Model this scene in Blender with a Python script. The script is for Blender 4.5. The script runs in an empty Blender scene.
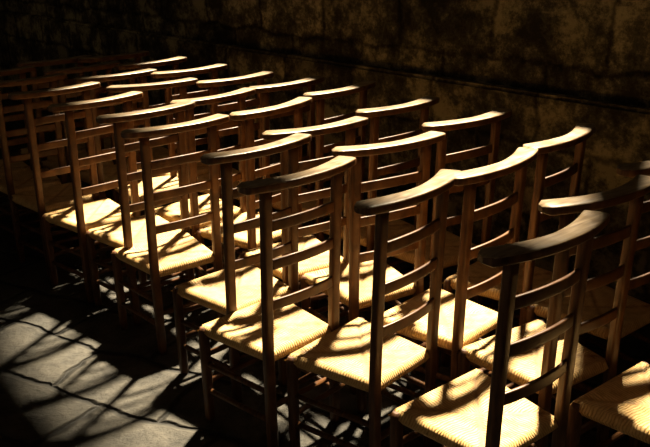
import bpy, bmesh, math, random
from mathutils import Vector, Matrix
random.seed(4)
S=bpy.context.scene
COL=bpy.context.collection
try:
    S.view_settings.view_transform='Standard'
except Exception: pass
# ------------------------------------------------ node helpers
def mat(name):
    m=bpy.data.materials.new(name);m.use_nodes=True
    return m,m.node_tree,m.node_tree.nodes['Principled BSDF']
def N(t,ty,**k):
    n=t.nodes.new(ty)
    for a,b in k.items(): setattr(n,a,b)
    return n
def ramp(t,stops):
    r=t.nodes.new('ShaderNodeValToRGB');e=r.color_ramp.elements
    while len(e)<len(stops): e.new(0.5)
    for i,(p,c) in enumerate(stops): e[i].position=p;e[i].color=(*c,1)
    return r
def math_(t,op,a,b=None):
    n=t.nodes.new('ShaderNodeMath');n.operation=op
    for i,v in enumerate((a,b)):
        if v is None: continue
        if isinstance(v,(int,float)): n.inputs[i].default_value=v
        else: t.links.new(v,n.inputs[i])
    return n.outputs[0]
# ------------------------------------------------ wood
def wood_mat(name,stops,scale,rough,spec):
    m,t,b=mat(name);L=t.links.new
    tc=N(t,'ShaderNodeTexCoord');oi=N(t,'ShaderNodeObjectInfo')
    off=N(t,'ShaderNodeVectorMath',operation='SCALE');comb=N(t,'ShaderNodeCombineXYZ')
    L(oi.outputs['Random'],comb.inputs[0]);L(oi.outputs['Random'],comb.inputs[2])
    L(comb.outputs[0],off.inputs[0]);off.inputs['Scale'].default_value=9
    add=N(t,'ShaderNodeVectorMath',operation='ADD');L(tc.outputs['Object'],add.inputs[0]);L(off.outputs[0],add.inputs[1])
    mp=N(t,'ShaderNodeMapping');mp.inputs['Scale'].default_value=scale;L(add.outputs[0],mp.inputs[0])
    n1=N(t,'ShaderNodeTexNoise');n1.inputs['Scale'].default_value=2.2;n1.inputs['Detail'].default_value=6;L(mp.outputs[0],n1.inputs['Vector'])
    r=ramp(t,stops);L(n1.outputs['Fac'],r.inputs[0])
    hs=N(t,'ShaderNodeHueSaturation');L(r.outputs[0],hs.inputs['Color'])
    v=math_(t,'MULTIPLY_ADD',oi.outputs['Random'],0.5);v.node.inputs[2].default_value=0.75
    L(v,hs.inputs['Value']);L(hs.outputs[0],b.inputs['Base Color'])
    n2=N(t,'ShaderNodeTexNoise');n2.inputs['Scale'].default_value=25;L(add.outputs[0],n2.inputs['Vector'])
    rr=ramp(t,[(0.3,(rough-.08,)*3),(0.7,(rough+.12,)*3)]);L(n2.outputs['Fac'],rr.inputs[0]);L(rr.outputs[0],b.inputs['Roughness'])
    b.inputs['Specular IOR Level'].default_value=spec
    bp=N(t,'ShaderNodeBump');bp.inputs['Strength'].default_value=0.15;bp.inputs['Distance'].default_value=0.003
    L(n1.outputs['Fac'],bp.inputs['Height']);L(bp.outputs[0],b.inputs['Normal'])
    return m
HS=0.35;PW=0.271;FW=0.335;SD=0.311
def rush_mat():
    m,t,b=mat('woven_rush');L=t.links.new
    tc=N(t,'ShaderNodeTexCoord');sp=N(t,'ShaderNodeSeparateXYZ');L(tc.outputs['Object'],sp.inputs[0])
    oi=N(t,'ShaderNodeObjectInfo')
    x=sp.outputs[0];y=math_(t,'SUBTRACT',sp.outputs[1],SD/2)
    ax=math_(t,'ABSOLUTE',x);ay=math_(t,'ABSOLUTE',y)
    side=math_(t,'GREATER_THAN',ax,ay)
    mix=N(t,'ShaderNodeMix');mix.data_type='FLOAT';L(side,mix.inputs['Factor']);L(x,mix.inputs['A']);L(y,mix.inputs['B'])
    nz=N(t,'ShaderNodeTexNoise');nz.inputs['Scale'].default_value=22;nz.inputs['Detail'].default_value=3;L(tc.outputs['Object'],nz.inputs['Vector'])
    c=math_(t,'ADD',mix.outputs[0],math_(t,'MULTIPLY',nz.outputs['Fac'],0.022))
    w=math_(t,'SINE',math_(t,'MULTIPLY',c,2*math.pi/0.017))
    h=math_(t,'POWER',math_(t,'ABSOLUTE',w),0.6)
    seam=math_(t,'MINIMUM',math_(t,'MULTIPLY',math_(t,'ABSOLUTE',math_(t,'SUBTRACT',ax,ay)),60),1.0)
    hh=math_(t,'MULTIPLY',h,seam)
    nz2=N(t,'ShaderNodeTexNoise');nz2.inputs['Scale'].default_value=35;nz2.inputs['Detail'].default_value=5;L(tc.outputs['Object'],nz2.inputs['Vector'])
    fac=math_(t,'ADD',math_(t,'MULTIPLY',hh,0.4),math_(t,'MULTIPLY',nz2.outputs['Fac'],0.8))
    r=ramp(t,[(0.25,(0.26,0.12,0.03)),(0.6,(0.56,0.33,0.11)),(0.95,(0.78,0.52,0.22))]);L(fac,r.inputs[0])
    hs=N(t,'ShaderNodeHueSaturation');L(r.outputs[0],hs.inputs['Color'])
    v=math_(t,'MULTIPLY_ADD',oi.outputs['Random'],0.3);v.node.inputs[2].default_value=0.8;L(v,hs.inputs['Value'])
    L(hs.outputs[0],b.inputs['Base Color']);b.inputs['Roughness'].default_value=0.6
    bp=N(t,'ShaderNodeBump');bp.inputs['Strength'].default_value=0.8;bp.inputs['Distance'].default_value=0.003
    L(hh,bp.inputs['Height']);L(bp.outputs[0],b.inputs['Normal'])
    return m
WOOD=wood_mat('waxed_wood',[(0.3,(0.038,0.014,0.005)),(0.55,(0.095,0.039,0.013)),(0.8,(0.17,0.075,0.025))],(6,60,6),.42,.28)
RAILW=wood_mat('worn_sunlit_rail_wood',[(0.3,(0.13,0.080,0.040)),(0.55,(0.27,0.185,0.105)),(0.8,(0.40,0.29,0.18))],(5,50,50),.36,.5)  # wear plus sunlight painted into the pale rail-top colour
RUSH=rush_mat()
# ------------------------------------------------ chair mesh
def sweep(bm,pts,sizes,ref,mi=0,nseg=16,power=4.0,smooth=True,topmi=None):
    rings=[];n=len(pts)
    for i,p in enumerate(pts):
        p=Vector(p)
        a=Vector(pts[max(i-1,0)]);b=Vector(pts[min(i+1,n-1)])
        tg=(b-a).normalized();sd=tg.cross(Vector(ref)).normalized();up=sd.cross(tg).normalized()
        w,h=sizes[i] if isinstance(sizes,list) else sizes
        ring=[]
        for k in range(nseg):
            th=2*math.pi*(k+.5)/nseg;c,s=math.cos(th),math.sin(th)
            cx=math.copysign(abs(c)**(2/power),c);sx=math.copysign(abs(s)**(2/power),s)
            ring.append(bm.verts.new(p+sd*(cx*w/2)+up*(sx*h/2)))
        rings.append(ring)
    fs=[]
    for i in range(n-1):
        for k in range(nseg):
            f=bm.faces.new((rings[i][k],rings[i][(k+1)%nseg],rings[i+1][(k+1)%nseg],rings[i+1][k]))
            f.material_index=mi;fs.append(f)
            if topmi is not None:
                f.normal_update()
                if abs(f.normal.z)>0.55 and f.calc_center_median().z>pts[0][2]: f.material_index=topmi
    caps=[bm.faces.new(rings[0][::-1]),bm.faces.new(rings[-1])]
    for f in fs: f.smooth=smooth
    for f in caps: f.material_index=mi;f.smooth=False
def post_y(z): return -0.002-0.026*max(0,(z-HS)/(0.9-HS))**1.2
def post_x(z): return PW/2+0.002*z
def build_chair_mesh():
    bm=bmesh.new()
    for sx in (-1,1):
        zs=[0,0.02,0.2,HS,0.45,0.55,0.65,0.75,0.84,0.882]
        sweep(bm,[(sx*post_x(z),post_y(z),z) for z in zs],[(0.026,0.024) if z==0 else (0.033,0.027) for z in zs],(0,1,0))
    n=28;pts=[];sz=[]
    Lr=0.425
    for i in range(n+1):
        u=-1+2*i/n
        pts.append((u*Lr/2,-0.052+0.05*abs(u)**1.9,0.892))
        e=(1-abs(u))*Lr/2
        k=min(1,math.sqrt(max(0,1-(1-min(e/0.022,1))**2)))
        w=(0.052+0.014*abs(u))*(0.35+0.65*k)
        sz.append((w,0.026*(0.6+0.4*k)))
    sweep(bm,pts,sz,(0,0,1),power=6,nseg=28,mi=0,topmi=2)  # only top faces get the pale wood; shaded front edge painted dark
    for z in (0.765,0.645,0.515):
        xx=post_x(z)
        pts=[];n=12
        for i in range(n+1):
            u=-1+2*i/n
            pts.append((u*xx,post_y(z)-0.022*(1-u*u)+0.002,z+0.006*(1-u*u)))
        sweep(bm,pts,(0.011,0.033),(0,0,1),power=5)
    fl=SD-0.015
    for sx in (-1,1):
        sweep(bm,[(sx*(FW/2-.005),fl,0),(sx*(FW/2-.005),fl,.02),(sx*(FW/2-.005),fl,.2),(sx*(FW/2-.005),fl,.335),(sx*(FW/2-.005),fl,.351)],
              [(0.024,0.024),(0.031,0.031),(0.033,0.033),(0.033,0.033),(0.02,0.02)],(0,1,0),power=2.6)
    for z in (0.12,0.22):
        for sx in (-1,1):
            sweep(bm,[(sx*PW/2,0,z),(sx*(FW/2-.005),fl,z)],(0.018,0.018),(0,0,1),power=2)
    for z in (0.15,0.25):
        sweep(bm,[(-FW/2,fl,z),(FW/2,fl,z)],(0.019,0.019),(0,0,1),power=2)
    sweep(bm,[(-PW/2,0,.17),(PW/2,0,.17)],(0.019,0.019),(0,0,1),power=2)
    n=24
    def P(u,v):
        hw=(PW/2)*(1-v)+(FW/2+.008)*v
        return u*hw, -0.008+v*(SD+.014)
    grid_t={};grid_b={}
    for i in range(n+1):
        for j in range(n+1):
            u=-1+2*i/n;v=j/n
            x,y=P(u,v)
            e=min(1-abs(u),2*min(v,1-v))
            rnd=math.sqrt(max(0,1-(1-min(e/0.14,1))**2))
            dip=-0.012*min(1,max(0,(e-.12)/.88))**0.7
            d=abs(abs(u)-abs(2*v-1));dip-=0.003*math.exp(-(d/0.05)**2)*(1 if e>.1 else 0)
            grid_t[i,j]=bm.verts.new((x,y,HS-0.014+0.022*rnd+dip))
            if i in(0,n) or j in(0,n): grid_b[i,j]=grid_t[i,j]
            else: grid_b[i,j]=bm.verts.new((x,y,HS-0.016-0.018*rnd))
    for i in range(n):
        for j in range(n):
            f=bm.faces.new((grid_t[i,j],grid_t[i+1,j],grid_t[i+1,j+1],grid_t[i,j+1]));f.material_index=1;f.smooth=True
            try:
                f=bm.faces.new((grid_b[i,j],grid_b[i,j+1],grid_b[i+1,j+1],grid_b[i+1,j]));f.material_index=1;f.smooth=True
            except ValueError: pass
    bmesh.ops.recalc_face_normals(bm,faces=bm.faces[:])
    me=bpy.data.meshes.new('prie_dieu_chair');bm.to_mesh(me);bm.free()
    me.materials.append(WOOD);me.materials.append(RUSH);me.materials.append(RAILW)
    return me
CH=build_chair_mesh()
chairs=[(0.49,1.72,0.67),(0.22,2.08,0.83),(-0.08,2.26,0.75),(-0.22,2.57,0.73),(-0.54,2.92,0.65),(-0.70,3.18,0.72),(-0.96,3.42,0.75),
(0.71,2.02,0.57),(0.49,2.31,0.80),(0.21,2.59,0.52),(-0.03,2.84,0.57),(-0.21,3.20,0.84),(-0.47,3.45,0.76),(-0.79,3.79,0.47),
(1.00,2.34,0.66),(0.77,2.62,0.83),(0.52,2.92,0.62),(0.29,3.18,0.68),(0.07,3.56,0.79),(-0.17,3.73,0.72),(-0.42,3.90,0.70),
(0.97,1.74,0.66),(-1.22,3.70,0.70),(-1.46,3.98,0.66),(-1.70,4.24,0.72),(-1.03,4.07,0.62),(-1.27,4.34,0.74),(-1.5,4.62,.68),(-0.68,4.18,0.66),(-0.93,4.47,0.72),(-1.2,4.75,.66)]
for i,(x,y,a) in enumerate(chairs):
    o=bpy.data.objects.new('prie_dieu_chair',CH);COL.objects.link(o)
    o.location=(x,y,0);o.rotation_euler=(0,0,a)
# ------------------------------------------------ room
D=Vector((-0.65,0.76,0)).normalized();NN=Vector((D.y,-D.x,0))
WS=3.0
def stone_wall_mat():
    m,t,b=mat('old_stone_masonry');L=t.links.new
    tc=N(t,'ShaderNodeTexCoord')
    nz=N(t,'ShaderNodeTexNoise');nz.inputs['Scale'].default_value=3.5;nz.inputs['Detail'].default_value=8;nz.inputs['Roughness'].default_value=0.65;L(tc.outputs['Object'],nz.inputs['Vector'])
    sb=N(t,'ShaderNodeVectorMath',operation='SUBTRACT');L(nz.outputs['Color'],sb.inputs[0]);sb.inputs[1].default_value=(.5,.5,.5)
    sc=N(t,'ShaderNodeVectorMath',operation='SCALE');L(sb.outputs[0],sc.inputs[0]);sc.inputs['Scale'].default_value=0.14
    ad=N(t,'ShaderNodeVectorMath',operation='ADD');L(tc.outputs['Object'],ad.inputs[0]);L(sc.outputs[0],ad.inputs[1])
    br=N(t,'ShaderNodeTexBrick');L(ad.outputs[0],br.inputs['Vector'])
    br.inputs['Scale'].default_value=1;br.inputs['Brick Width'].default_value=0.58;br.inputs['Row Height'].default_value=0.33
    br.inputs['Mortar Size'].default_value=0.022;br.inputs['Mortar Smooth'].default_value=1.0
    br.inputs['Color1'].default_value=(0.085,0.070,0.042,1);br.inputs['Color2'].default_value=(0.20,0.165,0.100,1);br.inputs['Mortar'].default_value=(0.045,0.036,0.022,1)
    n2=N(t,'ShaderNodeTexNoise');n2.inputs['Scale'].default_value=4.2;n2.inputs['Detail'].default_value=12;n2.inputs['Roughness'].default_value=0.78;L(tc.outputs['Object'],n2.inputs['Vector'])
    r2=ramp(t,[(0.42,(0.22,0.22,0.22)),(0.50,(0.7,0.7,0.7)),(0.59,(2.7,2.7,2.4))]);L(n2.outputs['Fac'],r2.inputs[0])
    mx=N(t,'ShaderNodeMix');mx.data_type='RGBA';mx.blend_type='MULTIPLY';mx.inputs['Factor'].default_value=1
    L(br.outputs['Color'],mx.inputs['A']);L(r2.outputs[0],mx.inputs['B']);L(mx.outputs['Result'],b.inputs['Base Color'])
    b.inputs['Roughness'].default_value=0.95;b.inputs['Specular IOR Level'].default_value=0.15
    hh=math_(t,'ADD',math_(t,'MULTIPLY',br.outputs['Fac'],-0.3),math_(t,'MULTIPLY',n2.outputs['Fac'],1.2))
    bp=N(t,'ShaderNodeBump');bp.inputs['Strength'].default_value=0.9;bp.inputs['Distance'].default_value=0.03;L(hh,bp.inputs['Height']);L(bp.outputs[0],b.inputs['Normal'])
    return m
WALL=stone_wall_mat()
def floor_mat():
    m,t,b=mat('worn_flagstones');L=t.links.new
    tc=N(t,'ShaderNodeTexCoord')
    nz=N(t,'ShaderNodeTexNoise');nz.inputs['Scale'].default_value=2.0;nz.inputs['Detail'].default_value=4;L(tc.outputs['Object'],nz.inputs['Vector'])
    sb=N(t,'ShaderNodeVectorMath',operation='SUBTRACT');L(nz.outputs['Color'],sb.inputs[0]);sb.inputs[1].default_value=(.5,.5,.5)
    sc=N(t,'ShaderNodeVectorMath',operation='SCALE');L(sb.outputs[0],sc.inputs[0]);sc.inputs['Scale'].default_value=0.22
    ad=N(t,'ShaderNodeVectorMath',operation='ADD');L(tc.outputs['Object'],ad.inputs[0]);L(sc.outputs[0],ad.inputs[1])
    mp=N(t,'ShaderNodeMapping');mp.inputs['Rotation'].default_value=(0,0,0.5);L(ad.outputs[0],mp.inputs[0])
    br=N(t,'ShaderNodeTexBrick');L(mp.outputs[0],br.inputs['Vector'])
    br.inputs['Scale'].default_value=1;br.inputs['Brick Width'].default_value=0.48;br.inputs['Row Height'].default_value=0.30
    br.inputs['Mortar Size'].default_value=0.018;br.inputs['Mortar Smooth'].default_value=1.0
    br.inputs['Color1'].default_value=(0.034,0.030,0.024,1);br.inputs['Color2'].default_value=(0.062,0.054,0.043,1);br.inputs['Mortar'].default_value=(0.012,0.010,0.008,1)
    n2=N(t,'ShaderNodeTexNoise');n2.inputs['Scale'].default_value=8;n2.inputs['Detail'].default_value=9;n2.inputs['Roughness'].default_value=0.7;L(tc.outputs['Object'],n2.inputs['Vector'])
    r2=ramp(t,[(0.35,(0.4,0.4,0.4)),(0.65,(1.4,1.4,1.4))]);L(n2.outputs['Fac'],r2.inputs[0])
    mx=N(t,'ShaderNodeMix');mx.data_type='RGBA';mx.blend_type='MULTIPLY';mx.inputs['Factor'].default_value=1
    L(br.outputs['Color'],mx.inputs['A']);L(r2.outputs[0],mx.inputs['B']);L(mx.outputs['Result'],b.inputs['Base Color'])
    b.inputs['Roughness'].default_value=0.6;b.inputs['Specular IOR Level'].default_value=0.3
    hh=math_(t,'ADD',math_(t,'MULTIPLY',br.outputs['Fac'],-1.2),math_(t,'MULTIPLY',n2.outputs['Fac'],1.4))
    bp=N(t,'ShaderNodeBump');bp.inputs['Strength'].default_value=1;bp.inputs['Distance'].default_value=0.024;L(hh,bp.inputs['Height']);L(bp.outputs[0],b.inputs['Normal'])
    return m
FLOOR=floor_mat()
def frame_matrix(s,t,z):
    M=Matrix((( D.x,0,NN.x,0),(D.y,0,NN.y,0),(0,1,0,0),(0,0,0,1)))
    loc=NN*s+D*t;M.translation=(loc.x,loc.y,z);return M
def curve_wall(name,outer,holes,thick,M,material):
    cu=bpy.data.curves.new(name,'CURVE');cu.dimensions='2D';cu.fill_mode='BOTH';cu.extrude=thick/2
    for poly in [outer]+holes:
        sp=cu.splines.new('POLY');sp.points.add(len(poly)-1)
        for q,(x,y) in zip(sp.points,poly): q.co=(x,y,0,1)
        sp.use_cyclic_u=True
    tmp=bpy.data.objects.new('tmp',cu);COL.objects.link(tmp)
    dg=bpy.context.evaluated_depsgraph_get()
    me=bpy.data.meshes.new_from_object(tmp.evaluated_get(dg));bpy.data.objects.remove(tmp)
    me.name=name;me.materials.clear();me.materials.append(material)
    o=bpy.data.objects.new(name,me);COL.objects.link(o);o.matrix_world=M;return o
W0,W1,WZ0,WZ1=1.80,4.55,1.98,3.9
X0,X1=1.30,1.68  # unseen extra slit, added to let sun onto the right-hand chairs
def arch(a,b,z0,z1,rise):
    P=[(a,z0),(b,z0),(b,z1)];mid=(a+b)/2;hw=(b-a)/2
    for i in range(1,12):
        th=math.pi*i/12;P.append((mid+hw*math.cos(th),z1+rise*math.sin(th)))
    P.append((a,z1));return P
TH=0.24
wall=curve_wall('wall_right',[(-7,0),(9,0),(9,7),(-7,7)],[arch(W0,W1,WZ0,WZ1,.25),arch(X0,X1,WZ0-.2,WZ1-.2,.15)],TH,frame_matrix(WS+TH/2,0,0),WALL)
def box(name,M,x0,x1,y0,y1,z0,z1,material,bev=0.0):
    bm=bmesh.new();bmesh.ops.create_cube(bm,size=1)
    for v in bm.verts: v.co=Vector((x0+(v.co.x+.5)*(x1-x0),y0+(v.co.y+.5)*(y1-y0),z0+(v.co.z+.5)*(z1-z0)))
    if bev: bmesh.ops.bevel(bm,geom=bm.edges[:],offset=bev,segments=2,affect='EDGES')
    me=bpy.data.meshes.new(name);bm.to_mesh(me);bm.free();me.materials.append(material)
    o=bpy.data.objects.new(name,me);COL.objects.link(o);o.matrix_world=M;return o
box('baseboard_right',frame_matrix(WS,0,0),-7,9,0,0.88,-0.07,0.0,WALL,0.015)
box('wall_far',frame_matrix(0,9,0),0,0.3,0,7,-6,WS,WALL)
box('floor',Matrix.Translation((0,0,-0.1)),-14,10,-6,16,0,0.1,FLOOR)
im,_,ib=mat('wrought_iron');ib.inputs['Base Color'].default_value=(0.02,0.02,0.02,1);ib.inputs['Metallic'].default_value=0.8;ib.inputs['Roughness'].default_value=0.5
def ironwork(name,a,b,xs,top):
    bm=bmesh.new()
    for z in (2.6,3.3):
        sweep(bm,[(a,z,0),(b,z,0)],(0.014,0.014),(0,0,1),power=2)
    for x in xs:
        sweep(bm,[(x,WZ0,0),(x,top,0)],(0.022,0.022),(0,0,1),power=2)
    me=bpy.data.meshes.new(name);bm.to_mesh(me);bm.free()
    me.materials.append(im);o=bpy.data.objects.new(name,me);COL.objects.link(o);o.matrix_world=frame_matrix(WS+TH/2,0,0)
ironwork('window_1',W0,W1,(W0+(W1-W0)/3,W0+(W1-W0)*2/3),WZ1+.2)
ironwork('added_light_slit',X0,X1,((X0+X1)/2,),WZ1-.1)  # bars of the slit added for its light
# ------------------------------------------------ light
sd=bpy.data.lights.new('sun','SUN');sd.energy=29;sd.angle=math.radians(3.2);sd.color=(1,0.86,0.60)
so=bpy.data.objects.new('sun',sd);COL.objects.link(so)
el=math.radians(57);h=Vector((0.33,0.94,0)).normalized()
v=h*math.cos(el)+Vector((0,0,math.sin(el)))
so.rotation_euler=v.to_track_quat('Z','Y').to_euler();so.location=v*12
w=bpy.data.worlds.new('World');S.world=w;w.use_nodes=True
w.node_tree.nodes['Background'].inputs[0].default_value=(0.9,0.66,0.42,1);w.node_tree.nodes['Background'].inputs[1].default_value=0.032
# ------------------------------------------------ camera
cd=bpy.data.cameras.new('camera');co=bpy.data.objects.new('camera',cd);COL.objects.link(co)
cd.lens=1.017*800/650*36;cd.sensor_width=36;cd.clip_start=0.02
co.matrix_world=Matrix.Translation((0,0,1.548))@Matrix.Rotation(math.pi/2-0.345,4,'X')@Matrix.Rotation(-0.021,4,'Z')
S.camera=co
